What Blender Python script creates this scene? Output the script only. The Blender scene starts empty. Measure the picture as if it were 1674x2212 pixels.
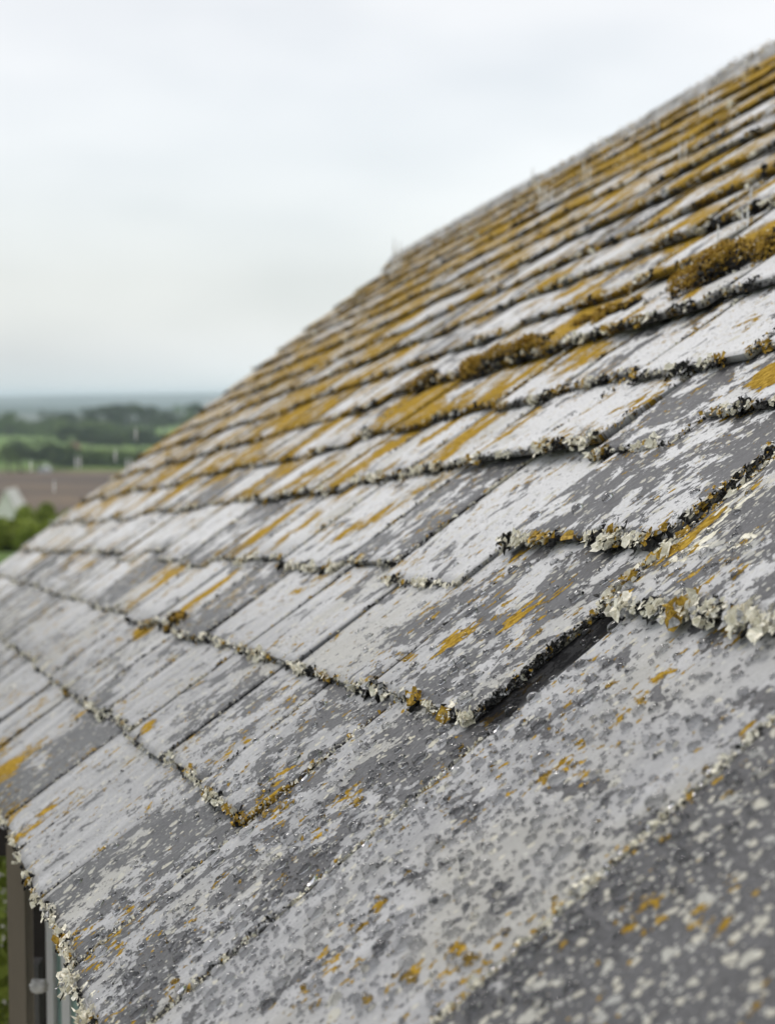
import bpy, math, random
import numpy as np
from mathutils import Vector, Matrix
random.seed(7); RNG = np.random.default_rng(7)
SC = bpy.context.scene
COL = SC.collection
R = math.radians

# ------------------------------------------------------------------ camera
FPX, CW, CH = 3525.0, 1674.0, 2212.0          # focal length in picture units
PITCH = math.atan((1106 - 855) / FPX)          # the horizon stands above the middle of the picture
CAMZ = 3.6
cam = bpy.data.cameras.new('camera'); co = bpy.data.objects.new('camera', cam); COL.objects.link(co)
co.location = (0, 0, CAMZ); co.rotation_euler = (math.pi / 2 - PITCH, 0, 0)
cam.sensor_fit = 'VERTICAL'; cam.sensor_height = 24; cam.sensor_width = 24
cam.lens = 24 * FPX / CH
cam.clip_start = 0.05; cam.clip_end = 40000
cam.dof.use_dof = True; cam.dof.focus_distance = 1.72
cam.dof.aperture_fstop = cam.lens / 9.5        # 9.5 mm opening
cam.dof.aperture_blades = 0
SC.camera = co

# ------------------------------------------------------------------ overcast sky, weak broad sun
SUN_EL, SUN_AZ = R(58), R(-25)
world = bpy.data.worlds.new('World'); SC.world = world; world.use_nodes = True
nt = world.node_tree; nt.nodes.clear()
def wn(t, **k):
    n = nt.nodes.new(t)
    for a, b in k.items(): setattr(n, a, b)
    return n
out = wn('ShaderNodeOutputWorld'); bg = wn('ShaderNodeBackground'); bg2 = wn('ShaderNodeBackground'); add = wn('ShaderNodeAddShader')
sky = wn('ShaderNodeTexSky', sky_type='NISHITA', sun_disc=False, sun_elevation=SUN_EL, sun_rotation=SUN_AZ, altitude=50)
sky.air_density = 1.0; sky.dust_density = 3.0
bg.inputs['Strength'].default_value = 0.05
nt.links.new(sky.outputs[0], bg.inputs['Color'])
tc = wn('ShaderNodeTexCoord'); mp = wn('ShaderNodeMapping'); mp.inputs['Scale'].default_value = (1, 1, 2.4)
mp.inputs['Location'].default_value = (0.35, 0.2, 0.1)
nt.links.new(tc.outputs['Generated'], mp.inputs['Vector'])
cn = wn('ShaderNodeTexNoise'); cn.inputs['Scale'].default_value = 3.0; cn.inputs['Detail'].default_value = 3; cn.inputs['Roughness'].default_value = 0.45
nt.links.new(mp.outputs[0], cn.inputs['Vector'])
cr = wn('ShaderNodeValToRGB'); cr.color_ramp.elements[0].position = 0.38; cr.color_ramp.elements[1].position = 0.62
cr.color_ramp.elements[0].color = (0.62, 0.635, 0.64, 1); cr.color_ramp.elements[1].color = (0.86, 0.845, 0.825, 1)
nt.links.new(cn.outputs['Fac'], cr.inputs['Fac'])
sep = wn('ShaderNodeSeparateXYZ'); nt.links.new(tc.outputs['Generated'], sep.inputs[0])
er = wn('ShaderNodeValToRGB'); er.color_ramp.elements[0].position = 0.0; er.color_ramp.elements[1].position = 0.235
er.color_ramp.elements[0].color = (1.12, 1.28, 1.40, 1); er.color_ramp.elements[1].color = (1.12, 1.09, 1.04, 1)
for p_, c_ in ((0.03, (1.06, 1.17, 1.27, 1)), (0.07, (1.0, 1.06, 1.11, 1))):
    e_ = er.color_ramp.elements.new(p_); e_.color = c_
nt.links.new(sep.outputs['Z'], er.inputs['Fac'])
xr = wn('ShaderNodeMapRange'); xr.inputs['From Min'].default_value = -0.25; xr.inputs['From Max'].default_value = 0.25; xr.inputs['To Min'].default_value = 0.66; xr.inputs['To Max'].default_value = 0.77
nt.links.new(sep.outputs['X'], xr.inputs['Value'])
mx = wn('ShaderNodeMix', data_type='RGBA', blend_type='MULTIPLY'); mx.inputs['Factor'].default_value = 1
nt.links.new(cr.outputs['Color'], mx.inputs[6]); nt.links.new(er.outputs['Color'], mx.inputs[7])
nt.links.new(mx.outputs[2], bg2.inputs['Color']); nt.links.new(xr.outputs[0], bg2.inputs['Strength'])
nt.links.new(bg.outputs[0], add.inputs[0]); nt.links.new(bg2.outputs[0], add.inputs[1]); nt.links.new(add.outputs[0], out.inputs['Surface'])

sl = bpy.data.lights.new('sun', 'SUN'); sl.energy = 1.45; sl.angle = R(18); sl.color = (1.0, 0.97, 0.93)
so = bpy.data.objects.new('sun', sl); COL.objects.link(so)
sd = Vector((math.cos(SUN_EL) * math.sin(SUN_AZ), math.cos(SUN_EL) * math.cos(SUN_AZ), math.sin(SUN_EL)))
so.rotation_euler = sd.to_track_quat('Z', 'Y').to_euler(); so.location = (0, 0, 50)

SC.view_settings.view_transform = 'Standard'; SC.view_settings.look = 'None'
SC.view_settings.gamma = 1; SC.view_settings.use_curve_mapping = False; SC.view_settings.exposure = 0.10
SC.render.engine = 'CYCLES'
SC.cycles.use_denoising = True
SC.cycles.max_bounces = 8; SC.cycles.transmission_bounces = 6; SC.cycles.volume_bounces = 2
SC.cycles.sample_clamp_indirect = 4

# ------------------------------------------------------------------ frames: the roof plane
S = 0.5                                         # metres per roof unit
F = np.array([0, math.cos(PITCH), -math.sin(PITCH)]); UP = np.array([0, math.sin(PITCH), math.cos(PITCH)]); X = np.array([1., 0, 0])
def fromcam(v): return v[0] * X - v[1] * UP + v[2] * F
d1 = np.array([-300 - 837, 1150 - 1106, FPX]); d1 /= np.linalg.norm(d1)
d2 = np.array([11400 - 837, -7500 - 1106, FPX]); d2 /= np.linalg.norm(d2); d2 -= d1 * (d1 @ d2); d2 /= np.linalg.norm(d2)
nn = np.cross(d1, d2)
DU, DV, DN = fromcam(d1), fromcam(d2), -fromcam(nn)     # along the courses, up the slope, out of the roof
CAM = np.array([0, 0, CAMZ])
OR = CAM - DN * S                                       # foot of the camera on the roof
VT = 6.03                                               # ridge
def drift(v): 
    t = np.clip((v - 0.75) / 0.6, 0, 1); return t * t * (3 - 2 * t)
def warp(u, v):
    w = 12 - u
    w = np.where(w < 0, w * 0.5, w)
    return u, v * (1 + 0.0175 * w * drift(v))
def P(u, v, w):
    u = np.asarray(u, float); v = np.asarray(v, float); w = np.asarray(w, float)
    u, v = warp(u, v)
    return OR + S * (u[..., None] * DU + v[..., None] * DV + w[..., None] * DN)
def ray(x, y):
    return fromcam(np.array([x - 837, y - 1106, FPX]))
def at(x, y, dist):                                     # a place at a given distance straight ahead of the camera
    r = ray(x, y); return CAM + r / FPX * dist
def px2uv(x, y):
    r = np.array([x - 837, y - 1106, FPX]); p = r / (r @ nn); return p @ d1, p @ d2

# ------------------------------------------------------------------ helpers
def tag(o, label=None, cat=None, group=None, kind=None):
    if label: o['label'] = label
    if cat: o['category'] = cat
    if group: o['group'] = group
    if kind: o['kind'] = kind
    return o
def empty(name, loc, **k):
    o = bpy.data.objects.new(name, None); o.location = tuple(loc); COL.objects.link(o); o.empty_display_size = 0.1
    return tag(o, **k)
def mesh(name, verts, faces, mats, parent=None, midx=None, smooth=False, origin=None):
    verts = np.asarray(verts, float)
    if origin is None: origin = verts.mean(0)
    origin = np.asarray(origin, float)
    me = bpy.data.meshes.new(name); me.from_pydata((verts - origin).tolist(), [], [tuple(int(i) for i in f) for f in faces])
    for m in (mats if isinstance(mats, (list, tuple)) else [mats]): me.materials.append(m)
    if midx is not None: me.polygons.foreach_set('material_index', np.asarray(midx, np.int32))
    if smooth: me.polygons.foreach_set('use_smooth', np.ones(len(me.polygons), bool))
    me.update()
    o = bpy.data.objects.new(name, me); COL.objects.link(o)
    if parent is not None:
        o.parent = parent; off = np.array(parent['_w']) if '_w' in parent else np.array(parent.location)
        o.location = tuple(origin - off)
    else: o.location = tuple(origin)
    WORLD[o.name] = origin
    return o
WORLD = {}
def child(name, verts, faces, mats, parent, **k):        # parent may be a part (its world origin is kept in WORLD)
    verts = np.asarray(verts, float); origin = verts.mean(0)
    k.pop('origin', None)
    o = mesh(name, verts, faces, mats, None, origin=origin, **k)
    o.parent = parent; base = WORLD.get(parent.name, np.array(parent.location))
    o.location = tuple(origin - base); return o
def box(c, ax, ay, az):                                  # centre and three half vectors
    c, ax, ay, az = map(np.asarray, (c, ax, ay, az)); v = []
    for sz in (-1, 1):
        for sy in (-1, 1):
            for sx in (-1, 1): v.append(c + sx * ax + sy * ay + sz * az)
    f = [(0, 2, 3, 1), (4, 5, 7, 6), (0, 1, 5, 4), (2, 6, 7, 3), (0, 4, 6, 2), (1, 3, 7, 5)]
    return np.array(v), f
def join(parts):
    V, Fc = [], []; n = 0
    for v, f in parts:
        V.append(np.asarray(v)); Fc += [tuple(i + n for i in q) for q in f]; n += len(v)
    return np.concatenate(V), Fc

# ------------------------------------------------------------------ materials
class Mat:
    def __init__(s, name):
        s.m = bpy.data.materials.new(name); s.m.use_nodes = True; s.t = s.m.node_tree; s.t.nodes.clear()
        s.out = s.n('ShaderNodeOutputMaterial'); s.b = s.n('ShaderNodeBsdfPrincipled'); s.l(s.b.outputs[0], s.out.inputs['Surface'])
    def n(s, t, **k):
        n = s.t.nodes.new(t)
        for a, b in k.items(): setattr(n, a, b)
        return n
    def l(s, a, b): s.t.links.new(a, b)
    def put(s, sock, v):
        if hasattr(v, 'is_output') or isinstance(v, bpy.types.NodeSocket): s.l(v, sock)
        else: sock.default_value = v
    def math(s, op, a, b=0.0, c=None, clamp=False):
        n = s.n('ShaderNodeMath', operation=op, use_clamp=clamp); s.put(n.inputs[0], a); s.put(n.inputs[1], b)
        if c is not None: s.put(n.inputs[2], c)
        return n.outputs[0]
    def step(s, v, lo, hi):
        n = s.n('ShaderNodeMapRange', interpolation_type='SMOOTHSTEP'); s.put(n.inputs['Value'], v); s.put(n.inputs['From Min'], lo); s.put(n.inputs['From Max'], hi)
        return n.outputs['Result']
    def mix(s, f, a, b):
        n = s.n('ShaderNodeMix', data_type='RGBA'); s.put(n.inputs['Factor'], f)
        s.put(n.inputs[6], a if not isinstance(a, tuple) else a + (1,) if len(a) == 3 else a)
        s.put(n.inputs[7], b if not isinstance(b, tuple) else b + (1,) if len(b) == 3 else b)
        return n.outputs[2]
    def noise(s, vec, scale, detail=4, rough=0.5, dist=0.0, out='Fac'):
        n = s.n('ShaderNodeTexNoise'); s.l(vec, n.inputs['Vector']); n.inputs['Scale'].default_value = scale
        n.inputs['Detail'].default_value = detail; n.inputs['Roughness'].default_value = rough; n.inputs['Distortion'].default_value = dist
        return n.outputs[out]
    def voro(s, vec, scale, feature='F1', rnd=1.0):
        n = s.n('ShaderNodeTexVoronoi', feature=feature); s.l(vec, n.inputs['Vector']); n.inputs['Scale'].default_value = scale; n.inputs['Randomness'].default_value = rnd
        return n
    def attr(s, name): return s.n('ShaderNodeAttribute', attribute_name=name)
    def vmul(s, vec, t, off=(0, 0, 0)):
        n = s.n('ShaderNodeMapping'); s.l(vec, n.inputs['Vector']); n.inputs['Scale'].default_value = t; n.inputs['Location'].default_value = off; return n.outputs[0]
    def bump(s, h, strength, dist):
        n = s.n('ShaderNodeBump'); s.l(h, n.inputs['Height']); n.inputs['Strength'].default_value = strength; n.inputs['Distance'].default_value = dist
        s.l(n.outputs[0], s.b.inputs['Normal']); return n
def simple(name, col, rough=0.8, var=0.25, scale=8, bump=0.0, col2=None, stretch=(1, 1, 1), spec=0.3):
    M = Mat(name); tc = M.n('ShaderNodeTexCoord').outputs['Object']; v = M.vmul(tc, stretch)
    a = M.noise(v, scale, 6, 0.6)
    c2 = col2 or tuple(c * (1 - var) for c in col)
    M.l(M.mix(M.step(a, 0.35, 0.65), c2, col), M.b.inputs['Base Color']); M.b.inputs['Roughness'].default_value = rough
    M.b.inputs['Specular IOR Level'].default_value = spec
    if bump: M.bump(a, bump, 0.01)
    return M.m

def slate_material():
    M = Mat('weathered_slate')
    uvn = M.n('ShaderNodeUVMap', uv_map='roof').outputs[0]
    at_ = M.attr('w'); s3 = M.n('ShaderNodeSeparateColor'); M.l(at_.outputs['Color'], s3.inputs[0])
    och, film, spot = s3.outputs[0], s3.outputs[1], s3.outputs[2]
    at2 = M.attr('q'); s4 = M.n('ShaderNodeSeparateColor'); M.l(at2.outputs['Color'], s4.inputs[0])
    rnd, cream, wet = s4.outputs[0], s4.outputs[1], s4.outputs[2]  # wet: damp strip, plus shade painted into gaps and undersides
    cb = M.n('ShaderNodeCombineXYZ'); su = M.n('ShaderNodeSeparateXYZ'); M.l(uvn, su.inputs[0])
    M.l(su.outputs[0], cb.inputs[0]); M.l(su.outputs[1], cb.inputs[1]); M.l(M.math('MULTIPLY', rnd, 13.7), cb.inputs[2])
    V = cb.outputs[0]
    Vl = M.vmul(V, (1.0, 1.0, 1))                                        # run-off drags everything a little down the slope
    Vs = M.vmul(V, (1.5, 0.5, 1)); Vg = M.vmul(V, (9.0, 0.55, 1))
    sky_sheen = M.math('MULTIPLY', M.step(M.math('ADD', su.outputs[1], M.math('MULTIPLY', su.outputs[0], 0.06)), 0.75, 1.7), 0.75)
    # pale grey crust over dark stone
    n1 = M.noise(Vl, 6.5, 10, 0.64, 0.5)
    n1b = M.noise(Vs, 16, 6, 0.65)
    grain = M.noise(Vg, 1.0, 4, 0.6)
    n1c = M.noise(V, 24, 7, 0.68, 0.2)
    f = M.math('ADD', n1, M.math('MULTIPLY', M.math('SUBTRACT', n1c, 0.5), 0.55)); f = M.math('ADD', f, M.math('MULTIPLY', M.math('SUBTRACT', grain, 0.5), 0.16))
    f = M.math('ADD', f, M.math('MULTIPLY', M.math('SUBTRACT', film, 0.5), 0.5))
    mfilm = M.step(f, 0.492, 0.503)
    tone = M.noise(Vs, 7, 7, 0.62); fine = M.noise(V, 120, 4, 0.7)
    dark = M.mix(M.step(tone, 0.3, 0.72), (0.050, 0.050, 0.052), (0.104, 0.104, 0.107))
    dark = M.mix(M.math('MULTIPLY', spot, 0.8), dark, (0.040, 0.040, 0.042))
    dark = M.mix(M.math('MULTIPLY', M.step(fine, 0.3, 0.75), 0.55), dark, (0.19, 0.19, 0.20))
    light = M.mix(M.step(M.math('ADD', M.math('MULTIPLY', tone, .6), M.math('MULTIPLY', grain, .4)), 0.35, 0.65), (0.30, 0.303, 0.31), (0.47, 0.473, 0.482))
    light = M.mix(sky_sheen, light, (0.74, 0.745, 0.755))  # crust paler up the slope, painting in grazing sky sheen
    light = M.mix(M.math('MULTIPLY', M.step(fine, 0.42, 0.75), 0.35), light, (0.20, 0.20, 0.205))
    warm = M.step(M.noise(V, 2.1, 3, 0.5), 0.52, 0.68)
    light = M.mix(M.math('MULTIPLY', warm, 0.55), light, (0.40, 0.39, 0.345))
    vf = M.n('ShaderNodeMath', operation='MULTIPLY'); c = M.mix(mfilm, dark, light)
    # scattered coarse grit: dark and pale grains
    gr = M.noise(V, 210, 3, 0.75); c = M.mix(M.math('MULTIPLY', M.step(gr, 0.60, 0.70), 0.5), c, (0.05, 0.05, 0.05)); c = M.mix(M.math('MULTIPLY', M.step(gr, 0.40, 0.30), 0.35), c, (0.55, 0.55, 0.54))
    # little pits in the crust
    vp = M.voro(Vl, 26); pit = M.math('MULTIPLY', M.step(M.math('ADD', vp.outputs['Distance'], M.math('MULTIPLY', fine, 0.12)), 0.22, 0.17), M.step(M.noise(V, 5, 3, 0.5), 0.42, 0.48))
    c = M.mix(M.math('MULTIPLY', pit, 0.9), c, (0.105, 0.105, 0.112))
    vp2 = M.voro(V, 75); pit2 = M.math('MULTIPLY', M.step(vp2.outputs['Distance'], 0.19, 0.14), M.step(M.noise(V, 9, 3, 0.5), 0.38, 0.46))
    c = M.mix(M.math('MULTIPLY', pit2, 0.8), c, (0.06, 0.06, 0.065))
    # pale round spots on the dark stone
    def spots(scale, r0, thr, wob):
        vv = M.n('ShaderNodeVectorMath', operation='ADD'); M.l(V, vv.inputs[0])
        nz = M.noise(V, 30, 4, 0.6, out='Color'); ms = M.n('ShaderNodeVectorMath', operation='SCALE'); M.l(nz, ms.inputs[0]); ms.inputs['Scale'].default_value = wob; M.l(ms.outputs[0], vv.inputs[1])
        vo = M.voro(vv.outputs[0], scale); sc = M.n('ShaderNodeSeparateColor'); M.l(vo.outputs['Color'], sc.inputs[0])
        keep = M.step(M.math('ADD', sc.outputs[0], M.math('MULTIPLY', spot, 0.6)), thr, thr + 0.02)
        rad = M.math('MULTIPLY_ADD', sc.outputs[1], r0 * 0.75, r0 * 0.4)
        d = M.math('SUBTRACT', rad, vo.outputs['Distance'])
        return M.math('MULTIPLY', M.step(d, 0.0, 0.035), keep), sc.outputs[2]
    p1, k1 = spots(24, 0.36, 0.90, 0.045); p2, k2 = spots(50, 0.42, 0.80, 0.03); p3, k3 = spots(95, 0.40, 0.90, 0.012)
    pale = M.mix(k1, (0.38, 0.385, 0.37), (0.60, 0.57, 0.45))
    c = M.mix(M.math('MULTIPLY', p1, 0.85), c, pale); c = M.mix(M.math('MULTIPLY', p2, 0.8), c, (0.55, 0.53, 0.45)); c = M.mix(M.math('MULTIPLY', p3, 0.8), c, (0.5, 0.5, 0.46))
    # cream crust
    n4 = M.noise(Vl, 9, 8, 0.62, 0.3); ncr = M.noise(V, 55, 5, 0.6)
    fc = M.math('ADD', M.math('ADD', n4, M.math('MULTIPLY', M.math('SUBTRACT', ncr, 0.5), 0.12)), M.math('MULTIPLY', cream, 0.45))
    mcream = M.step(fc, 0.74, 0.752)
    # ochre lichen: dense mats where och is high, flecks elsewhere
    n3 = M.noise(Vl, 3.6, 9, 0.62, 0.3); n3b = M.noise(Vs, 34, 6, 0.62)
    n3c = M.noise(M.vmul(V, (3.4, 0.9, 1)), 1.6, 6, 0.62, 0.35)
    fo = M.math('ADD', M.math('ADD', M.math('ADD', M.math('MULTIPLY', n3, 0.42), M.math('MULTIPLY', n3c, 0.36)), M.math('MULTIPLY', n3b, 0.22)), M.math('MULTIPLY', och, 0.42))
    moch = M.step(fo, 0.612, 0.622)
    fleck = M.math('ADD', M.noise(M.vmul(V, (1.15, .9, 1)), 34, 7, 0.68), M.math('MULTIPLY', M.math('SUBTRACT', M.noise(V, 4.5, 5, 0.65), 0.5), 0.75))
    fleck = M.step(fleck, 0.638, 0.648)
    moch = M.math('MAXIMUM', moch, fleck)
    oc = M.mix(M.step(M.noise(V, 70, 5, 0.65), 0.32, 0.68), (0.25, 0.150, 0.016), (0.53, 0.345, 0.060))
    mcr2 = M.math('MULTIPLY', mcream, M.step(M.math('SUBTRACT', M.noise(Vl, 14, 6, 0.6), M.math('MULTIPLY', moch, .10)), 0.42, 0.44))
    c = M.mix(moch, c, oc)
    c = M.mix(mcr2, c, M.mix(M.step(ncr, 0.35, 0.6), (0.66, 0.62, 0.48), (0.85, 0.82, 0.70)))
    # damp strip, and shade of gaps and undersides painted near-black
    c = M.mix(M.math('MULTIPLY', wet, 0.95), c, (0.010, 0.010, 0.011))
    M.l(c, M.b.inputs['Base Color'])
    rg = M.math('MULTIPLY_ADD', mfilm, 0.12, 0.40); rg = M.math('MAXIMUM', rg, M.math('MULTIPLY', M.math('MAXIMUM', moch, mcream), 0.85))
    rg = M.math('ADD', rg, M.math('MULTIPLY', M.math('SUBTRACT', fine, 0.5), 0.25)); rg = M.math('MAXIMUM', rg, M.math('MULTIPLY', wet, 0.95))
    M.l(rg, M.b.inputs['Roughness']); M.l(M.math('MULTIPLY_ADD', M.math('MAXIMUM', wet, moch), -0.10, 0.12), M.b.inputs['Specular IOR Level'])
    h = M.math('MULTIPLY', mfilm, 0.20); h = M.math('ADD', h, M.math('MULTIPLY', moch, M.math('MULTIPLY_ADD', M.noise(V, 80, 4, 0.7), 1.6, 0.6)))
    h = M.math('ADD', h, M.math('MULTIPLY', mcream, M.math('MULTIPLY_ADD', ncr, 0.8, 0.5)))
    h = M.math('ADD', h, M.math('MULTIPLY', M.math('ADD', M.math('MULTIPLY', p1, .7), p2), 0.35)); h = M.math('SUBTRACT', h, M.math('MULTIPLY', M.math('MAXIMUM', pit, pit2), 0.4))
    h = M.math('ADD', h, M.math('MULTIPLY', fine, 0.22)); h = M.math('ADD', h, M.math('MULTIPLY', M.noise(Vs, 22, 5, 0.6), 0.9))
    M.bump(h, 1.0, 0.0022)
    return M.m
SLATE = slate_material()
def flake_mat(name, a, b):
    M = Mat(name); tc = M.n('ShaderNodeTexCoord').outputs['Object']
    M.l(M.mix(M.step(M.noise(tc, 260, 4, 0.6), 0.35, 0.65), a, b), M.b.inputs['Base Color']); M.b.inputs['Roughness'].default_value = 0.75
    M.b.inputs['Specular IOR Level'].default_value = 0.3; return M.m
CREAM = flake_mat('cream_lichen', (0.72, 0.68, 0.54), (0.92, 0.89, 0.78))
BLACKL = flake_mat('black_lichen_and_shade', (0.010, 0.010, 0.010), (0.035, 0.034, 0.032))  # black lichen; also colours in shade in the slot and moss
OCHRE = flake_mat('ochre_lichen', (0.26, 0.155, 0.014), (0.56, 0.365, 0.06))
GREYL = flake_mat('grey_lichen', (0.28, 0.28, 0.28), (0.60, 0.60, 0.60))
CRUST = [CREAM, BLACKL, OCHRE, GREYL]
def foam():
    M = Mat('splashing_water'); b = M.b; b.inputs['Base Color'].default_value = (.95, .96, .97, 1); b.inputs['Roughness'].default_value = 0.15
    b.inputs['IOR'].default_value = 1.33; b.inputs['Transmission Weight'].default_value = .2; return M.m
FOAM = foam()
def water():
    M = Mat('clear_water'); b = M.b; b.inputs['Base Color'].default_value = (.74, .745, .76, 1); b.inputs['Roughness'].default_value = 0.0
    b.inputs['IOR'].default_value = 1.33; b.inputs['Transmission Weight'].default_value = 1.0; return M.m
WATER = water()

# ------------------------------------------------------------------ the building
ROOT = empty('slate_roofed_cottage', (OR[0] - 1.0, OR[1] + 4, 0), label='weathered grey slate roof with ochre lichen, running up to a ridge above old timber walls', cat='building')
TH = 0.0168
EDGE_DOWN = -0.22

# where the big ochre mats lie (roof units), read from the picture: u, v, reach along, reach up, strength
MATS = [(5.6, 2.36, .5, .22, 1.4), (5.1, 2.5, .35, .12, 1.1), (6.1, 2.33, .35, .1, 1.0), (4.7, 2.62, .3, .12, 1.2), (6.6, 1.2, .16, .16, 1.3), (6.35, .86, .1, .2, 1.2), (6.7, .62, .2, .08, 1.2),
        (6.9, 1.5, .15, .3, .8), (3.57, 1.0, .07, .10, .72), (3.5, .84, .06, .08, .75), (3.3, .95, .05, .1, .6), (2.9, 1.12, .06, .14, .75), (2.87, 1.4, .12, .08, .85), (3.43, 1.66, .16, .08, 1.2), (3.2, 1.75, .16, .1, 1.0), (2.13, .8, .035, .05, 1.1),
        (3.62, .78, .1, .03, .9), (6.0, -.1, .7, .1, .9), (4.35, .02, .05, .16, 1.0), (6.3, 1.72, .3, .12, 1.1), (10., 2.2, 1., .3, .6), (6.1, 3.9, .4, .2, .9), (8.8, 1.0, .3, .3, .7), (7.4, .9, .1, .35, .8), (4.9, 1.5, .05, .2, .7), (4.7, .9, .04, .3, .5),
        (3.48, .3, .02, .2, .7), (4.9, .3, .3, .04, .8)]
def field_och(u, v):
    o = np.zeros_like(u) - 0.06
    up = np.clip((v - 1.5) / 2.2, 0, 1); far = np.clip((u - 4.2) / 4.5, 0, 1)
    o = o + 0.285 * np.clip((v - 0.75) / 1.0, 0, 1) * np.clip((u - 3.7) / 1.6, 0, 1) + 0.05 * np.clip((v - 3.5) / 1.5, 0, 1) + .03 * far + 0.10 * np.exp(-((v - .85) / .35) ** 2) * np.clip((u - 4.5) / 1.5, 0, 1) + .015 * np.clip((v - .9) / .3, 0, 1)
    for (a, b, ra, rb, s) in MATS:
        o = np.maximum(o, s * 0.42 * np.exp(-((u - a) / ra) ** 2 - ((v - b) / rb) ** 2))
    return o
def up_(v): return np.clip((v - 1.0) / 1.2, 0, 1)
MATC = [(2.9, 1.15, .09, .22, .40), (2.7, 1.12, .12, .12, .34), (3.0, 1.0, .04, .1, .3), (3.55, .85, .05, .12, .3), (2.5, 1.6, .2, .2, .25), (3.4, 1.9, .3, .1, .25), (3.44, -.1, .05, .12, .3), (3.3, -.2, .15, .04, .3), (2.95, .9, .03, .12, .35)]
def field_cream(u, v):
    o = np.zeros_like(u)
    for (a, b, ra, rb, s) in MATC: o = np.maximum(o, s * np.exp(-((u - a) / ra) ** 2 - ((v - b) / rb) ** 2))
    return o
def rag(t, seed, amp):                                    # uneven outline of split stone
    r = np.zeros_like(t)
    rs = np.random.default_rng(int(seed * 1e6) % 2**31)
    for f in (9, 21, 47, 103, 210):
        r += np.sin(t * f + rs.uniform(0, 6.28)) / f ** 0.62
    return amp * r * 3.2
def undul(p, u, v): return 0.0022 * np.sin(u * p[0] + p[1]) * np.cos(v * p[2] + p[3])
def slate_geo(u0, u1, vb, L, expo, lift=0.0, th=TH, tilt_u=0.0, near=False, film=0.5, spot=0.0, cream=0.0, wetf=None, och=0.0, seed=None, und=None):
    """verts in roof units mapped to metres; returns verts, faces, colour layers, uv"""
    seed = random.random() if seed is None else seed
    wd = u1 - u0
    nu = max(4, int(wd / (0.012 if near else 0.025))); nv = max(4, int(L / (0.02 if near else 0.09)))
    s = np.linspace(0, 1, nu + 1); t = np.linspace(0, 1, nv + 1)
    if not near: s = np.linspace(0, 1, nu + 1)
    Sg, Tg = np.meshgrid(s, t)
    amp = 0.0022 if near else 0.0035
    vbot = vb + rag(u0 + s * wd, seed, amp)
    vv = vbot[None, :] * (1 - Tg) + (vb + L) * Tg
    ul = u0 + rag(vb + t * L, seed + .31, amp * .8); ur = u1 + rag(vb + t * L, seed + .57, amp * .8)
    uu = ul[:, None] * (1 - Sg) + ur[:, None] * Sg
    tilt = (th * 1.06 + lift) / expo
    rs = np.random.default_rng(int(seed * 1e6) % 2**31)
    z = th * 1.3 + lift - (vv - vb) * tilt + tilt_u * (Sg - .5)
    z = z + undul(und, uu, vv)
    # edges rounded and knocked about
    e = np.minimum(np.minimum(Sg, 1 - Sg) * wd, (vv - vbot[None, :]))
    z = z - 0.004 * np.exp(-(e / 0.006) ** 2)
    top = P(uu, vv, z).reshape(-1, 3)
    bot = P(uu, vv, np.broadcast_to(z - th, z.shape)).reshape(-1, 3)
    nx = nu + 1; N = top.shape[0]
    faces = []
    for j in range(nv):
        for i in range(nu):
            a = j * nx + i; faces.append((a, a + nx, a + nx + 1, a + 1))          # outward is DN = up
    ring = list(range(0, nx)) + [j * nx + nu for j in range(1, nv + 1)] + [nv * nx + i for i in range(nu - 1, -1, -1)] + [j * nx for j in range(nv - 1, 0, -1)]
    k = len(ring)
    for i in range(k):
        a, b = ring[i], ring[(i + 1) % k]; faces.append((a, b, b + N, a + N))
    # underside as coarse strips
    for j in range(nv):
        for i in range(nu):
            a = N + j * nx + i; faces.append((a, a + 1, a + nx + 1, a + nx))
    Uf, Vf = uu.ravel(), vv.ravel()
    o = field_och(Uf, Vf) + och
    ee = np.exp(-(e.ravel() / 0.02) ** 2)
    o = o + 0.05 * ee
    w = np.stack([o, np.full_like(o, film), np.full_like(o, spot), np.ones_like(o)], 1)
    ed2 = np.exp(-((np.minimum(Sg, 1 - Sg) * wd).ravel() / 0.010) ** 2) * 0.9
    cr = cream + field_cream(Uf, Vf) + 0.35 * np.exp(-((vv - vbot[None, :]).ravel() / 0.026) ** 2) + 0.45 * ed2
    wt = np.zeros_like(o) if wetf is None else wetf(Uf, Vf)
    for (ga, gb, va, vc) in GAPS:  # shade of wide gaps painted near-black on the slate beneath
        if ga < u1 - .03 and gb > u0 + .03 and va > vb + .1 and va < vb + L:
            wt = np.maximum(wt, .9 / (1 + np.exp(-(Uf - ga + .01) / .006)) / (1 + np.exp((Uf - gb - .01) / .006)) / (1 + np.exp(-(Vf - va) / .01)) / (1 + np.exp((Vf - vc) / .01)))
    q = np.stack([np.full_like(o, seed), cr, wt, np.ones_like(o)], 1)
    ring_ = (Sg.ravel() < 1e-6) | (Sg.ravel() > 1 - 1e-6) | (Tg.ravel() < 1e-6); q[ring_, 2] = np.maximum(q[ring_, 2], .35)
    qb = q.copy(); qb[:, 2] = 0.85  # undersides coloured near-black for the shade beneath the slates
    w = np.concatenate([w, w]); q = np.concatenate([q, qb]); uvv = np.concatenate([np.stack([Uf, Vf], 1)] * 2)
    return np.concatenate([top, bot]), faces, w, q, uvv
def put_layers(me, w, q, uvv):
    for nm, arr in (('w', w), ('q', q)):
        a = me.color_attributes.new(nm, 'FLOAT_COLOR', 'POINT'); a.data.foreach_set('color', arr.astype(np.float32).ravel())
    uvl = me.uv_layers.new(name='roof'); li = np.zeros(len(me.loops), np.int32); me.loops.foreach_get('vertex_index', li)
    uvl.data.foreach_set('uv', uvv[li].astype(np.float32).ravel())

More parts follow.
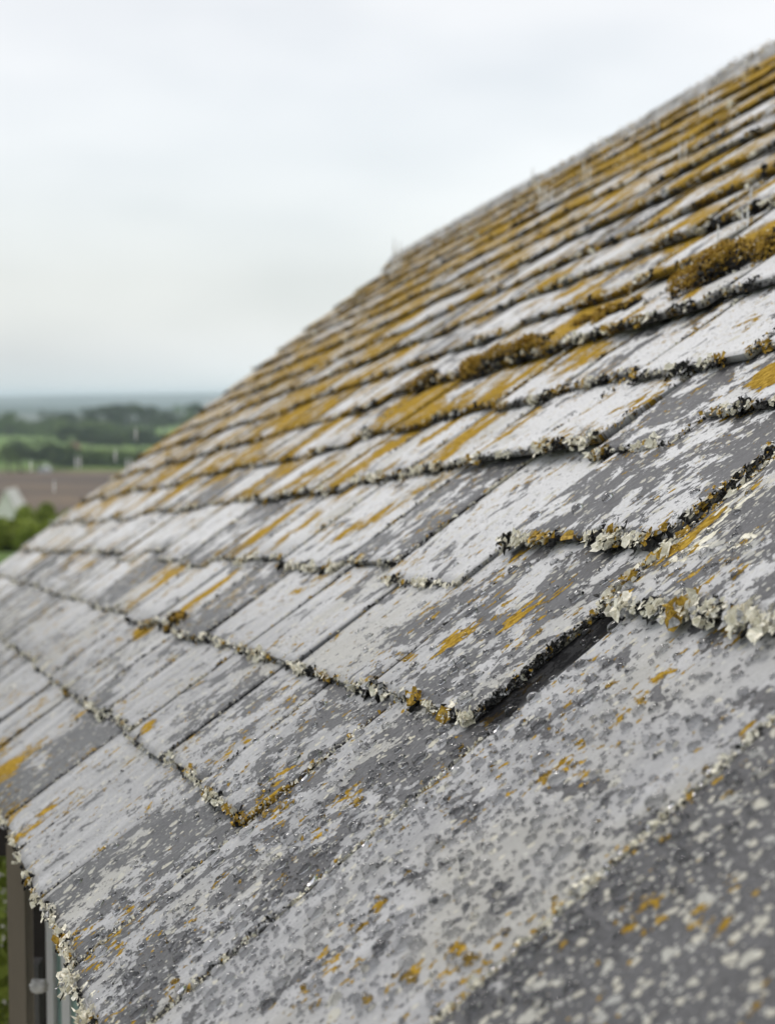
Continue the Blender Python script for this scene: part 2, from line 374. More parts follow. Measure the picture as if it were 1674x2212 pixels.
# flakes of lichen: small cupped leaf shapes
def flakes(cu, cv, cz, size, mi, out_v=1.0):
    """one cupped, lobed leaf per centre; arrays of centres in roof units"""
    n = len(cu); k = 8
    ang = np.linspace(0, 2 * np.pi, k, endpoint=False)[None, :] + RNG.uniform(0, 6.28, (n, 1))
    rad = size[:, None] * RNG.uniform(0.35, 1.2, (n, k))
    asp = RNG.uniform(0.45, 1.0, (n, 1))
    lx = rad * np.cos(ang); ly = rad * np.sin(ang) * asp
    cup = size[:, None] * RNG.uniform(-0.15, 0.55, (n, k))
    # random frame whose normal leans out and down the slope
    nr = np.stack([RNG.normal(0, .5, n), -np.abs(RNG.normal(.5, .45, n)) * out_v, RNG.normal(.75, .4, n)], 1); nr /= np.linalg.norm(nr, axis=1)[:, None]
    h = RNG.normal(size=(n, 3)); ax = np.cross(nr, h); ax /= np.linalg.norm(ax, axis=1)[:, None]; ay = np.cross(nr, ax)
    c = np.stack([cu, cv, cz], 1)
    ringp = c[:, None, :] + lx[..., None] * ax[:, None] + ly[..., None] * ay[:, None] + cup[..., None] * nr[:, None]
    allp = np.concatenate([c[:, None, :], ringp], 1).reshape(-1, 3)
    W = P(allp[:, 0], allp[:, 1], allp[:, 2])
    b = np.arange(n)[:, None] * (k + 1); i = np.arange(k)[None, :]
    f = np.stack([np.broadcast_to(b, (n, k)), b + 1 + i, b + 1 + (i + 1) % k], 2).reshape(-1, 3)
    return W, f.tolist(), np.repeat(mi, k)
def crust_for(u0, u1, vb, zt, th, dist, seed, bias, amt=1.0, expo=.4):
    """crust of lichen lobes along a slate's lower edge and a little up its sides"""
    size0 = (0.0088 if amt > 1.3 else 0.0074) if dist < 4.6 else 0.0080 + 0.0006 * (dist - 4)
    dens = 560 if dist < 4.6 else 330 if dist < 6.5 else max(45, 600 / dist)
    n = int((u1 - u0) * dens * 1.5 * amt) + 8
    cu = RNG.uniform(u0 - .004, u1 + .004, n)
    bare = .62 + .6 * np.sin(cu * 7.3 + seed * 50) + .45 * np.sin(cu * 19 + seed * 23) + .3 * np.sin(cu * 53 + seed * 71)
    cu = cu[RNG.random(n) < np.clip(bare, .10, 1)]; n = len(cu)
    thick = 0.6 + 0.5 * np.sin(cu * 17 + seed * 40) * np.sin(cu * 41 + seed * 9)
    cv = vb + rag(cu, seed, 0.0022) - 0.004 + RNG.normal(0, .0085, n) * np.clip(thick, .25, 1.3) * (.55 + .45 * amt)
    cz = zt - RNG.uniform(-.006, th * 1.0, n)
    cz = np.where(cv > vb + .004, zt + RNG.uniform(-.001, .003, n), cz)
    size = size0 * np.clip(RNG.lognormal(0, .42, n), .3, 2.1) * np.clip(thick + .3, .5, 1.3)
    # colours come in runs along the edge
    runs = np.sin(cu * 11 + seed * 77) + 0.7 * np.sin(cu * 29 + seed * 31) + RNG.normal(0, .8, n)
    p_och, p_blk = bias; p_och = min(.5, p_och); p_blk = min(.62, p_blk * .95)
    mi = np.zeros(n, int); mi[RNG.random(n) < .15] = 3
    lowz = (zt - cz) / th
    runs2 = np.sin(cu * 23 + seed * 17) + .7 * np.sin(cu * 61 + seed * 11) + RNG.normal(0, .6, n) + 1.1 * lowz
    if n > 8:
        mi[runs > np.quantile(runs, 1 - p_och)] = 2
        mi[runs2 > np.quantile(runs2, 1 - p_blk)] = 1
    # the side that faces down the courses
    expo_ = expo; m = int(expo_ * (420 if dist < 4.6 else 420 if dist < 7 else 120) * min(1.3, .5 + amt))
    tv = vb + expo_ * RNG.random(m) ** 1.2; bare = .55 + .5 * np.sin(tv * 13 + seed * 9) + .4 * np.sin(tv * 37 + seed * 5)
    tv = tv[RNG.random(m) < np.clip(bare, .15, 1)]; m = len(tv)
    tz = zt - (tv - vb) * ((th * 1.06) / expo_) - RNG.uniform(-.002, th * .95, m); tu = u0 + rag(tv, seed + .31, .0018) + RNG.normal(-.001, .0028, m)
    ms = np.full(m, 1); q_ = RNG.random(m) + .25 * np.sin(tv * 21 + seed * 3); ms[q_ < .45] = 0; ms[q_ < .25] = 3; ms[q_ > 1 - p_och] = 2
    cu, cv, cz = np.concatenate([cu, tu]), np.concatenate([cv, tv]), np.concatenate([cz, tz]); size = np.concatenate([size, size0 * .62 * np.clip(RNG.lognormal(0, .4, m), .3, 2)]); mi = np.concatenate([mi, ms])
    return flakes(cu, cv, cz, size, mi)

slates = []          # dicts
def add_slate(u0, u1, vb, L, expo, **k):
    slates.append(dict(u0=u0, u1=u1, vb=vb, L=L, expo=expo, und=(random.uniform(4, 8), random.uniform(0, 6), random.uniform(3, 6), random.uniform(0, 6)), **k))

# --- the near slates, laid one by one
DAMP_SHADE = lambda a0, a1, b0, b1: (lambda u, v: 1.0 * ((1 / (1 + np.exp(-(u - a0) / .004))) * (1 / (1 + np.exp((u - a1) / .004))) * (1 / (1 + np.exp(-(v - b0) / .006))) * (1 / (1 + np.exp((v - b1) / .006)))))  # one mask for the damp tone and the painted slot shade
add_slate(1.20, 2.095, -.60, 2.2, 1.50, near=True, film=.12, spot=.62, cream=.02, lift=.012, bias=(.05, .1), label='darkest foreground slate, thickly spotted with pale lichen')
add_slate(2.105, 2.872, -.45, 2.0, 1.42, near=True, film=.66, spot=.0, cream=-.05, bias=(.05, .1), label='broad wet foreground slate beaded with rain')
add_slate(2.885, 3.465, -.235, 1.7, .90, near=True, film=.52, spot=.06, cream=-.02, wetf=DAMP_SHADE(2.885, 3.2, .665, 1.6), bias=(.08, .2), amt=1.4, label='slate with a damp strip and painted gap shade where its neighbours part')
add_slate(2.995, 3.66, .675, 1.3, .60, near=True, film=.52, spot=.12, cream=0, bias=(.10, .38), amt=1.4)
add_slate(2.10, 2.955, .972, 1.4, .85, near=True, film=.42, spot=.45, cream=.1, lift=.012, bias=(.08, .38), amt=1.6)
add_slate(1.25, 2.085, 1.02, 1.4, .85, near=True, film=.45, spot=.3, cream=.05, lift=.012, bias=(.1, .5))
add_slate(3.03, 3.86, 1.115, 1.1, .45, near=True, film=.45, spot=.2, cream=.03, lift=.016, bias=(.18, .42), amt=1.4)
add_slate(3.67, 4.32, .665, 1.0, .42, near=True, film=.62, bias=(.2, .3))
add_slate(3.475, 3.98, .245, 1.0, .42, near=True, film=.50, spot=.15, bias=(.25, .3))
add_slate(3.475, 4.12, -.215, 1.1, .46, near=True, film=.45, spot=.1, bias=(.15, .22), amt=1.4)
add_slate(2.97, 3.55, 1.50, 1.1, .40, near=True, film=.5, spot=.25, cream=.08, lift=.012, bias=(.3, .5))
add_slate(2.20, 2.96, 1.62, 1.1, .45, near=True, film=.5, spot=.25, cream=.08, lift=.02, bias=(.3, .5))
NEARSET = len(slates)
ROWS = [-.215, .245, .665, 1.035, 1.42, 1.78, 2.13]
while ROWS[-1] < VT - .30: ROWS.append(ROWS[-1] + .355)
START = {0: 4.13, 1: 3.99, 2: 4.33, 3: 3.87, 4: 3.565}
UEND = 15.5
GAPS = [(4.32, 4.37, .67, 1.05)]
for r, vb in enumerate(ROWS):
    nxt = ROWS[r + 1] if r + 1 < len(ROWS) else VT + .05
    ex = nxt - vb
    u = START.get(r, max(2.6, 2.6 + (vb - 1.9) * 1.35) - random.random() * .3)
    while u < UEND - .15:
        w = random.choice([.5, .55, .6, .66, .72, .45]) * random.uniform(.93, 1.07)
        if u + w > UEND - .2: w = UEND - u + random.uniform(-.02, .03)
        gap = random.choice([.008, .01, .014, .02, .05, .07]) if u > 4.2 else .014
        if gap > .03: GAPS.append((u + w - gap, u + w, vb + .0, vb + ex))
        jit = random.uniform(-.018, .018) * (1 if vb < .9 else 2.4) if r > 0 else random.uniform(-.008, .012)
        near = u < 5.2 and vb < 2.3
        lift = random.choice([0, 0, .002, .006]) + (.010 * min(1, max(0, vb - 1.3)) * random.random())
        if vb > 1.2: lift += random.choice([0, .002, .007, .016]) * min(1, max(.25, (8.5 - u) / 3))
        L = ex * 2.1 if r < len(ROWS) - 2 else (VT + .03 - vb)
        L = min(L, VT + .03 - vb)
        och = random.gauss(0, .05)
        blk = .35 + .45 * min(1, max(0, (vb - 1.2)))
        pochr = .1 + .45 * min(1, max(0, (vb - 1.3) / 1.5))
        add_slate(u, u + w - gap, vb + jit, L, ex, near=near, lift=lift, th=TH * random.uniform(.85, 1.25) * (1 + .45 * min(1, max(0, (vb - 1) / 1.5)) * min(1, max(0, (8 - u) / 2))), film=random.choice([.35, .5, .55, .62, .68, .72, .75]) + (.06 if vb > 1 else 0), spot=random.uniform(0, .25), cream=random.uniform(-.05, .06), och=och, tilt_u=random.uniform(-.008, .008), amt=random.choice([.35, .5, .7, 1.0]) if (vb < 1.2 or u > 7) else random.choice([1.0, 1.25, 1.3]), bias=(pochr, blk))
        u += w
def persp_size(s):
    um, vm = (s['u0'] + s['u1']) / 2, s['vb'] + s['expo'] / 2
    _, v2 = warp(um, vm); p = P(um, vm, 0) - CAM
    d = np.linalg.norm(p); return (s['u1'] - s['u0']) * s['expo'] / d ** 3
def inview(s):
    for a in (0, .5, 1):
        for b in (0, .5, 1):
            p = P(s['u0'] + a * (s['u1'] - s['u0']), s['vb'] + b * s['expo'], 0) - CAM
            z = p @ F
            if z <= 0: continue
            x = 837 + FPX * (p @ X) / z; y = 1106 - FPX * (p @ UP) / z
            if -20 < x < 1694 and -20 < y < 2232: return True
    return False
for s in slates: s['k'] = persp_size(s); s['vis'] = inview(s)
vis = sorted([s for s in slates if s['vis']], key=lambda s: -s['k'])
single = set(id(s) for s in vis[:99])
rest = [s for s in slates if id(s) not in single]
def build_slate(s):
    a = {k: s[k] for k in ('near', 'lift', 'th', 'tilt_u', 'film', 'spot', 'cream', 'wetf', 'och', 'und') if k in s}
    seed = random.random()
    g = slate_geo(s['u0'], s['u1'], s['vb'], s['L'], s['expo'], seed=seed, **a)
    th = s.get('th', TH); zt = th * 1.3 + s.get('lift', 0)
    um = (s['u0'] + s['u1']) / 2; dist = np.linalg.norm(P(um, s['vb'], 0) - CAM) / S
    c = crust_for(s['u0'], s['u1'], s['vb'], zt, th, dist, seed, s.get('bias', (.15, .4)), s.get('amt', 1.0), s['expo'])
    return g, c
for s in slates:
    if id(s) not in single: continue
    (V, Fc, w, q, uvv), c = build_slate(s)
    o = mesh('slate', V, Fc, SLATE, ROOT, smooth=False); put_layers(o.data, w, q, uvv)
    if 'label' in s: o['label'] = s['label']
    child('lichen_crust', c[0], c[1], CRUST, o, midx=c[2], smooth=False)
VV, FF, WW, QQ, UU, n = [], [], [], [], [], 0
CV, CF, CM, cn_ = [], [], [], 0
for s in rest:
    (V, Fc, w, q, uvv), c = build_slate(s)
    VV.append(V); FF += [tuple(i + n for i in f) for f in Fc]; n += len(V); WW.append(w); QQ.append(q); UU.append(uvv)
    CV.append(c[0]); CF += [tuple(i + cn_ for i in f) for f in c[1]]; cn_ += len(c[0]); CM.append(c[2])
o = mesh('slate_courses', np.concatenate(VV), FF, SLATE, ROOT); put_layers(o.data, np.concatenate(WW), np.concatenate(QQ), np.concatenate(UU)); tag(o, kind='stuff')
c_ = child('lichen_crust', np.concatenate(CV), CF, CRUST, o, midx=np.concatenate(CM)); tag(c_, kind='stuff')

# crusts growing up the slates' left edges, where they stand proud
def top_z(u, v):
    best = -1
    for s in slates:
        if s['u0'] < u < s['u1'] and s['vb'] < v < s['vb'] + s['L']:
            th = s.get('th', TH); z = th * 1.3 + s.get('lift', 0) - (v - s['vb']) * (th * 1.06 + s.get('lift', 0)) / s['expo'] + s.get('tilt_u', 0) * ((u - s['u0']) / (s['u1'] - s['u0']) - .5) + float(undul(s['und'], u, v))
            if z > best: best = z
    return best if best > -1 else None
def side_crust(u, v0, v1, side, n, bias, wid=.008, size=.006):
    cv = RNG.uniform(v0, v1, n); cu = u + RNG.normal(0, wid, n) - wid * .5 + rag(cv, .3, .002); cz = np.array([(top_z(u - side * .02, float(q)) or .02) for q in cv]) + RNG.uniform(-.014, .003, n)
    mi = np.zeros(n, int); r_ = RNG.random(n); mi[r_ < bias[0]] = 2; mi[r_ > 1 - bias[1]] = 1; mi[(r_ > bias[0]) & (r_ < bias[0] + .12)] = 3
    return flakes(cu, cv, cz, size * RNG.lognormal(0, .4, n), mi, .3)
def add_side(lst):
    V, Fc, Mi, k = [], [], [], 0
    for a in lst:
        c = side_crust(*a); V.append(c[0]); Fc += [tuple(i + k for i in f) for f in c[1]]; k += len(c[0]); Mi.append(c[2])
    child('edge_lichen', np.concatenate(V), Fc, CRUST, ROOT, midx=np.concatenate(Mi))
# side: which way the crusted edge faces (+1 = its slate lies to the near side)
add_side([(2.955, .97, 1.13, 1, 420, (.25, .12), .020, .0075), (2.96, 1.13, 1.5, 1, 300, (.3, .25), .010, .006)])
add_side([(2.099, -.45, .95, 1, 1500, (.05, .05), .007, .0052)])
add_side([(2.876, -.3, .64, 1, 900, (.06, .08), .0040, .0042)])
add_side([(3.470, -.2, .60, -1, 420, (.25, .1), .0040, .0045)])
add_side([(2.992, .68, .97, -1, 420, (.06, .86), .003, .0038)])  # mostly black flakes: the slot's side shadow put into their colour
add_side([(3.868, 1.12, 1.3, -1, 90, (.3, .5), .004, .005)])
add_side([(3.022, 1.13, 1.5, -1, 260, (.2, .6), .004, .005)])

# deck under the slates, the far slope, ridge pieces, gable end
TIMBER = simple('old_timber', (0.36, 0.31, 0.24), .85, .5, 9, .5, stretch=(1, 1, .12))
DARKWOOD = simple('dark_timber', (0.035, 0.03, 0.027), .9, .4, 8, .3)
def slab(u0, u1, v0, v1, w0, w1):
    us = np.linspace(u0, u1, 24); V = []
    for v, w in ((v0, w1), (v1, w1), (v1, w0), (v0, w0)):
        V.append(P(us, np.full_like(us, v), np.full_like(us, w)))
    V = np.concatenate(V); k = len(us); f = []
    for a in range(4):
        b = (a + 1) % 4
        for i in range(k - 1): f.append((a * k + i, a * k + i + 1, b * k + i + 1, b * k + i))
    f += [(0, k, 2 * k, 3 * k), (k - 1, 4 * k - 1, 3 * k - 1, 2 * k - 1)]
    return V, f
V, f = slab(1.0, UEND - .06, EDGE_DOWN + .1, VT - .02, -.14, -.075)
deck = mesh('roof_deck', V, f, DARKWOOD, ROOT)
# far slope mirrored in the upright plane through the ridge
Hh = np.cross(DU, np.array([0, 0, 1.])); Hh /= np.linalg.norm(Hh)
if Hh @ DV < 0: Hh = -Hh
us = np.linspace(1.0, UEND, 24); rt = P(us, np.full_like(us, VT), np.full_like(us, -.03)); SL = math.tan(R(36.6))
lo = rt + Hh * 2.6 - np.array([0, 0, 1]) * 2.6 * SL
dn = np.array([0, 0, -.06])
V = np.concatenate([rt, lo, lo + dn, rt + dn]); k = len(us); f = []
for a in range(4):
    b = (a + 1) % 4
    for i in range(k - 1): f.append((a * k + i, a * k + i + 1, b * k + i + 1, b * k + i))
f += [(0, k, 2 * k, 3 * k), (k - 1, 4 * k - 1, 3 * k - 1, 2 * k - 1)]
mesh('back_roof_slope', V, f, simple('far_slope_slate', (.2, .2, .21), .5, .5, 30, .3), ROOT)
RIDGE = simple('ridge_clay', (0.42, 0.42, 0.42), .6, .45, 9, .8, col2=(.12, .115, .10))
u = 8.0
while u < UEND + .2:
    u2 = min(u + .9, UEND + .42); prof = []
    hgt = random.uniform(-.014, .012)
    for w_, z_ in ((-.15 + random.uniform(-.03, .03), .006), (-.08, .030), (-.03, .052), (0.02, .060), (.08, .045)):
        prof.append((w_, z_))
    ends = []
    for uu_ in (u + .012, u2 - .004):
        c0 = P(uu_, VT, 0)
        out_ = [c0 + S * (w_ * DV * 1.0 + (z_ + hgt) * DN) for w_, z_ in prof]
        out_.append(c0 + S * .2 * (Hh - np.array([0, 0, 1]) * SL * .9))
        inn = [p - S * .03 * np.array([0, 0, 1]) for p in out_]
        ends.append(out_ + inn[::-1])
    m = len(ends[0]); V = np.array(ends[0] + ends[1])
    f = [(i, (i + 1) % m, m + (i + 1) % m, m + i) for i in range(m)] + [tuple(range(m - 1, -1, -1)), tuple(range(m, 2 * m))]
    rp = mesh('ridge_tile', V, f, RIDGE, ROOT)
    n_ = 110; cu = RNG.uniform(u, u2, n_); cvv = VT - RNG.uniform(-.06, .22, n_)
    mi = np.where(RNG.random(n_) < .6, 2, np.where(RNG.random(n_) < .5, 0, 3))
    W, ff, mm = flakes(cu, cvv, np.interp(cvv - VT, [-.2, -.1, -.035, .06], [.01, .035, .055, .06]) + RNG.uniform(-.005, .006, n_), .010 * RNG.lognormal(0, .4, n_), mi)
    child('lichen_crust', W, ff, CRUST, rp, midx=mm)
    u = u2
# verge board under the gable edge
V, f = slab(UEND - .05, UEND - .01, EDGE_DOWN + .1, VT - .1, -.34, -.08); mesh('verge_board', V, f, DARKWOOD, ROOT)
# walls: eave wall set back under the overhang, and the gable
STONE = simple('limewashed_wall', (.42, .40, .36), .9, .3, 3, .3)
def wall(pts_top, name, mat, th):
    V = []
    for p in pts_top: V.append(p)
    for p in pts_top: V.append(np.array([p[0], p[1], -.5]))
    n = len(pts_top); V = np.array(V); Vi = V + th
    V = np.concatenate([V, Vi]); m = 2 * n
    f = []
    for i in range(n - 1):
        f += [(i, i + 1, n + i + 1, n + i), (m + i, m + n + i, m + n + i + 1, m + i + 1), (i, m + i, m + i + 1, i + 1)]
    f += [(0, n, m + n, m), (n - 1, m + n - 1, m + 2 * n - 1, 2 * n - 1)]
    return mesh(name, V, f, mat, ROOT)
us = np.linspace(1.0, UEND - .2, 12)
wall(list(P(us, np.full_like(us, .15), np.full_like(us, -.16))), 'wall', STONE, Hh * .2)
wall([P(UEND - .2, .15, -.16), P(UEND - .2, VT - .1, -.16), P(UEND - .2, VT - .1, -.16) + Hh * 2.6 - np.array([0, 0, 2.6 * SL])], 'gable_wall', STONE, -DU * .2)

# ------------------------------------------------------------------ porch under the far eave: posts, dark panel for the shaded opening, teal boarding
FV = Matrix(((1, 0, 0), (0, 1, 0), (0, 0, 1)))
TEAL = simple('faded_teal_paint', (0.50, 0.72, 0.66), .6, .22, 5, .3, col2=(0.38, 0.56, 0.51), stretch=(3, 3, .25))
WHITE = simple('weathered_white_paint', (0.90, 0.91, 0.92), .55, .22, 6, .2, stretch=(2, 2, .3))
PORCHD = 3.6
pleft = at(-60, 1830, PORCHD)
PORCH = ROOT
def vpanel(x0, x1, ytop, dist, depth, name, mat, parent=ROOT):
    a = at(x0, ytop, dist); b = at(x1, ytop, dist); y = a[1]
    x0w, x1w, zt = a[0], b[0], a[2]
    c = np.array([(x0w + x1w) / 2, y + depth / 2, zt / 2]); v, f = box(c, (abs(x1w - x0w) / 2, 0, 0), (0, depth / 2, 0), (0, 0, zt / 2))
    return mesh(name, v, f, mat, parent)
vpanel(14, 52, 1822, 2.62, .06, 'porch_post', TIMBER)
b_ = at(-30, 1800, 3.15); v, f = box(np.array([b_[0] + .075, b_[1] + .04, b_[2]]), (.12, 0, 0), (0, .04, 0), (0, 0, .045)); mesh('porch_beam', v, f, DARKWOOD, ROOT)
vpanel(50, 96, 1800, 2.95, .05, 'doorway_shade_panel', DARKWOOD)  # near-black panel stands in for the shaded interior
fr = vpanel(96, 110, 1790, 2.68, .06, 'door_frame', WHITE)
dr = vpanel(110, 420, 1790, 2.72, .04, 'teal_door', TEAL)
def sub_panel(x0, x1, ytop, dist, depth, name, mat, parent):
    a = at(x0, ytop, dist); b = at(x1, ytop, dist)
    c = np.array([(a[0] + b[0]) / 2, a[1] + depth / 2, a[2] / 2]); v, f = box(c, (abs(b[0] - a[0]) / 2, 0, 0), (0, depth / 2, 0), (0, 0, a[2] / 2))
    return child(name, v, f, mat, parent)
sub_panel(128, 146, 1790, 2.702, .03, 'cover_strip', WHITE, dr); sub_panel(166, 170, 1790, 2.71, .02, 'groove_bead', DARKWOOD, dr); sub_panel(205, 214, 1790, 2.705, .02, 'cover_strip', WHITE, dr)
def blob(c, r, n1=20, n2=14, sq=(1, 1, 1), amp=.0, seed=0):
    V = []; rs = np.random.default_rng(seed); ph = rs.uniform(0, 6, 6)
    for j in range(n2 + 1):
        th = math.pi * j / n2
        for i in range(n1):
            a = 2 * math.pi * i / n1
            d = np.array([math.sin(th) * math.cos(a), math.sin(th) * math.sin(a), math.cos(th)])
            k = 1 + amp * (math.sin(3 * d[0] * 2 + ph[0]) + math.sin(4 * d[1] * 2 + ph[1]) + math.sin(5 * d[2] * 2 + ph[2])) / 3
            V.append(np.asarray(c) + d * r * k * np.array(sq))
    f = [(j * n1 + i, j * n1 + (i + 1) % n1, (j + 1) * n1 + (i + 1) % n1, (j + 1) * n1 + i) for j in range(n2) for i in range(n1)]
    return np.array(V), f
V1 = blob(at(84, 2130, 2.58), .0125, sq=(1.15, .8, .9), amp=.3); V2 = blob(at(92, 2132, 2.62), .008, sq=(1, 2.5, 1))
v, f = join([V1, V2]); mesh('door_knob', v, f, simple('chalky_plaster', (.55, .54, .52), .9, .4, 30, .4), ROOT, smooth=True)
vpanel(62, 84, 2085, 2.85, .04, 'inner_post', simple('grey_timber', (.12, .115, .11), .8, .4, 8))

# ------------------------------------------------------------------ raindrops lying on the slates
def drop_geo(r, seed, lo=False):
    rs = np.random.default_rng(seed); n1, n2 = (10, 4) if lo else (22, 8)
    ph = rs.uniform(0, 6.28, 3); am = rs.uniform(.02, .12, 3); el = rs.uniform(1.0, 1.35); V = []
    for j in range(n2 + 1):
        t = j / n2 * math.pi * .5
        for i in range(n1):
            a = 2 * math.pi * i / n1
            k = 1 + am[0] * math.sin(2 * a + ph[0]) + am[1] * math.sin(3 * a + ph[1])
            rr = r * k * (math.cos(t) ** .8 if j else .9) * (1.0 if j != 1 else 1.02)
            x, y = rr * math.cos(a), rr * math.sin(a) * el
            V.append((x, y - .22 * r * math.sin(t), r * 1.05 * math.sin(t)))
    V = [(v[0], v[1], v[2]) for v in V]
    f = [(j * n1 + i, (j + 1) * n1 + i, (j + 1) * n1 + (i + 1) % n1, j * n1 + (i + 1) % n1) for j in range(n2) for i in range(n1)]
    f.append(tuple(range(n1)))          # the roof frame is left-handed
    return np.array(V), f
cands = []
rs = np.random.default_rng(11)
while len(cands) < 3000:
    x, y = rs.uniform(60, 1674), rs.uniform(1080, 2212)
    u, v = px2uv(x, y)
    if not (1.9 < u < 4.3 and -.4 < v < 1.9): continue
    w_ = math.exp(-((u - 2.85) / .75) ** 2) * math.exp(-((v - .25) / .65) ** 2)
    if rs.random() > w_ + .05: continue
    # undo the course drift
    v0 = v
    for _ in range(6): v0 = v0 - (float(warp(u, v0)[1]) - v)
    cands.append((u, v0))
sizes = np.sort(np.clip(rs.lognormal(math.log(.0050), .50, len(cands)), .0018, .0150))[::-1]
placed = []; grid = {}
drops = []
for (u, v), r in zip(cands, sizes):
    ok = True; gx, gy = int(u / .03), int(v / .03)
    for a in (-1, 0, 1):
        for b in (-1, 0, 1):
            for (pu, pv, pr) in grid.get((gx + a, gy + b), ()):
                if (pu - u) ** 2 + (pv - v) ** 2 < ((pr + r) * 1.25) ** 2: ok = False
    if not ok: continue
    z = top_z(u, v)
    if z is None: continue
    for s in slates:
        if abs(v - s['vb']) < .025 and s['u0'] - .02 < u < s['u1'] + .02: ok = False
    if not ok: continue
    grid.setdefault((gx, gy), []).append((u, v, r)); drops.append((u, v, z, r))
def drop_world(u, v, z, V):
    c = P(u, v, z - .0003)
    return c + S * (V[:, :1] * DU + V[:, 1:2] * DV + V[:, 2:3] * DN)
protos = [drop_geo(1.0, i) for i in range(8)]
pm = []
for i, (v, f) in enumerate(protos):
    me = bpy.data.meshes.new('raindrop'); 
    me.from_pydata((v[:, :1] * DU + v[:, 1:2] * DV + v[:, 2:3] * DN).tolist(), [], f); me.materials.append(WATER)
    me.polygons.foreach_set('use_smooth', [True] * len(me.polygons)); me.update(); pm.append(me)
for i, (u, v, z, r) in enumerate(drops[:280]):
    o = bpy.data.objects.new('raindrop', pm[i % 8]); COL.objects.link(o); o.location = tuple(P(u, v, z - .0003)); o.scale = (S * r,) * 3
    tag(o, 'clear raindrop beaded on the wet grey slates', 'raindrop', 'raindrops beaded on the slates')
lo = [drop_geo(1.0, i, True) for i in range(6)]; parts = []
for i, (u, v, z, r) in enumerate(drops[280:]):
    g = lo[i % 6]; parts.append((drop_world(u, v, z, g[0] * r), g[1]))
v, f = join(parts); o = mesh('fine_raindrops', v, f, WATER, smooth=True); tag(o, 'fine mist of tiny raindrops scattered over the near slates', 'raindrops', kind='stuff')

# ------------------------------------------------------------------ moss cushions on the course edges
def moss(u, v, lu, lv, h, n, label, mix=(.66, .3)):
    k = max(9, int(lu * 90)); bu = u + RNG.normal(0, .5, k) * lu; bv = v + RNG.normal(0, .42, k) * lv; br = RNG.uniform(.35, .8, k) * h * np.exp(-((bu - u) / lu) ** 2 * .45) + .006
    pick = RNG.choice(k, n * 2, p=br ** 2 / (br ** 2).sum()); m = len(pick); tone_ = RNG.normal(0, .35, k)
    d = RNG.normal(size=(m, 3)); d[:, 2] = np.abs(d[:, 2]); d /= np.linalg.norm(d, axis=1)[:, None]; t = RNG.uniform(.75, 1.08, m)
    base = np.array([(top_z(float(a), float(b)) or .02) for a, b in zip(bu, bv)])
    cu = bu[pick] + d[:, 0] * br[pick] * t * 1.15; cv = bv[pick] + d[:, 1] * br[pick] * t; cz = base[pick] - .003 + d[:, 2] * br[pick] * t * 1.1
    mi = np.full(m, 2); sh = d[:, 2] + tone_[pick] + .25 * np.sin(cu * 190) * np.sin(cv * 230) + RNG.normal(0, .15, m); mi[sh < np.quantile(sh, mix[1] + .20)] = 1; mi[RNG.random(m) > .975] = 0  # low flakes turned black to paint shade inside the cushion
    W, f, mm = flakes(cu, cv, cz, np.clip(RNG.lognormal(math.log(.0062), .3, m), .003, .011), mi, .2)
    o = mesh('moss_cushion', W, f, CRUST, midx=mm, origin=P(u, v, .02)); tag(o, label, 'moss', 'moss cushions on the roof')
def iuv(x, y):
    u, v = px2uv(x, y); v0 = v
    for _ in range(8): v0 = v0 - (float(warp(u, v0)[1]) - v)
    return u, v0
for x, y, lu, lv, h, n, lab in [
    (1575, 605, .15, .07, .11, 2400, 'largest ochre moss cushion, bulging from the slate edge at the upper right'),
    (1662, 560, .10, .05, .08, 800, 'dark ochre moss clump at the right edge beyond the largest cushion'),
    (1060, 800, .36, .04, .060, 2000, 'long ridge of ochre moss along a slate edge, in the middle of the roof'),
    (1150, 775, .18, .035, .06, 900, 'dark tufted moss clump at the upper end of the long moss ridge'),
    (925, 835, .20, .05, .045, 700, 'small ochre moss clump at the lower left end of the long moss ridge'),
    (1320, 690, .30, .05, .03, 1000, 'flat ochre moss mat above the broad ochre lichen patch'),
    (390, 1345, .16, .05, .022, 600, 'flat ochre moss on the corner of a slate towards the lower left'),
    (1600, 150, .5, .10, .08, 500, 'ochre moss clump just under the ridge near the top right corner')]:
    u, v = iuv(x, y); moss(u, v, lu, lv, h, n, lab)

# ------------------------------------------------------------------ rain caught in mid air above the roof
def jet(base, h, r, lean=(0, 0)):
    n1, n2 = 8, 12; V = []
    for j in range(n2 + 1):
        t = j / n2; rr = r * (math.sin(math.pi * min(.985, max(.02, t))) ** .45) * (.75 + .25 * math.sin(t * 14))
        c = np.asarray(base) + np.array([lean[0] * t, 0, t * h])
        for i in range(n1):
            a = 2 * math.pi * i / n1; V.append(c + np.array([rr * math.cos(a), rr * math.sin(a), 0]))
    f = [(j * n1 + i, j * n1 + (i + 1) % n1, (j + 1) * n1 + (i + 1) % n1, (j + 1) * n1 + i) for j in range(n2) for i in range(n1)]
    f += [tuple(range(n1 - 1, -1, -1)), tuple(range(n2 * n1, n2 * n1 + n1))]
    return np.array(V), f
SPL = [(1530, 262, 3, 'three thin water jets splashing up near the ridge at the upper right'), (1425, 290, 1, 'single water jet splashing off the ridge left of the triple splash'), (1183, 455, 3, 'splash of three short water jets at mid height below the ridge'),
       (1272, 402, 2, 'pair of water jets right of the mid height splash'), (1155, 410, 1, 'single water jet on the ridge line left of the mid height splash'), (862, 580, 2, 'pair of water jets at the far end of the ridge'),
       (1480, 362, 2, 'pair of faint water jets below the triple splash'), (1630, 460, 1, 'single water jet at the far right under the top corner'), (1618, 508, 2, 'two crossed water jets beside the large moss cushion'), (1560, 540, 1, 'single water jet above the large moss cushion')]
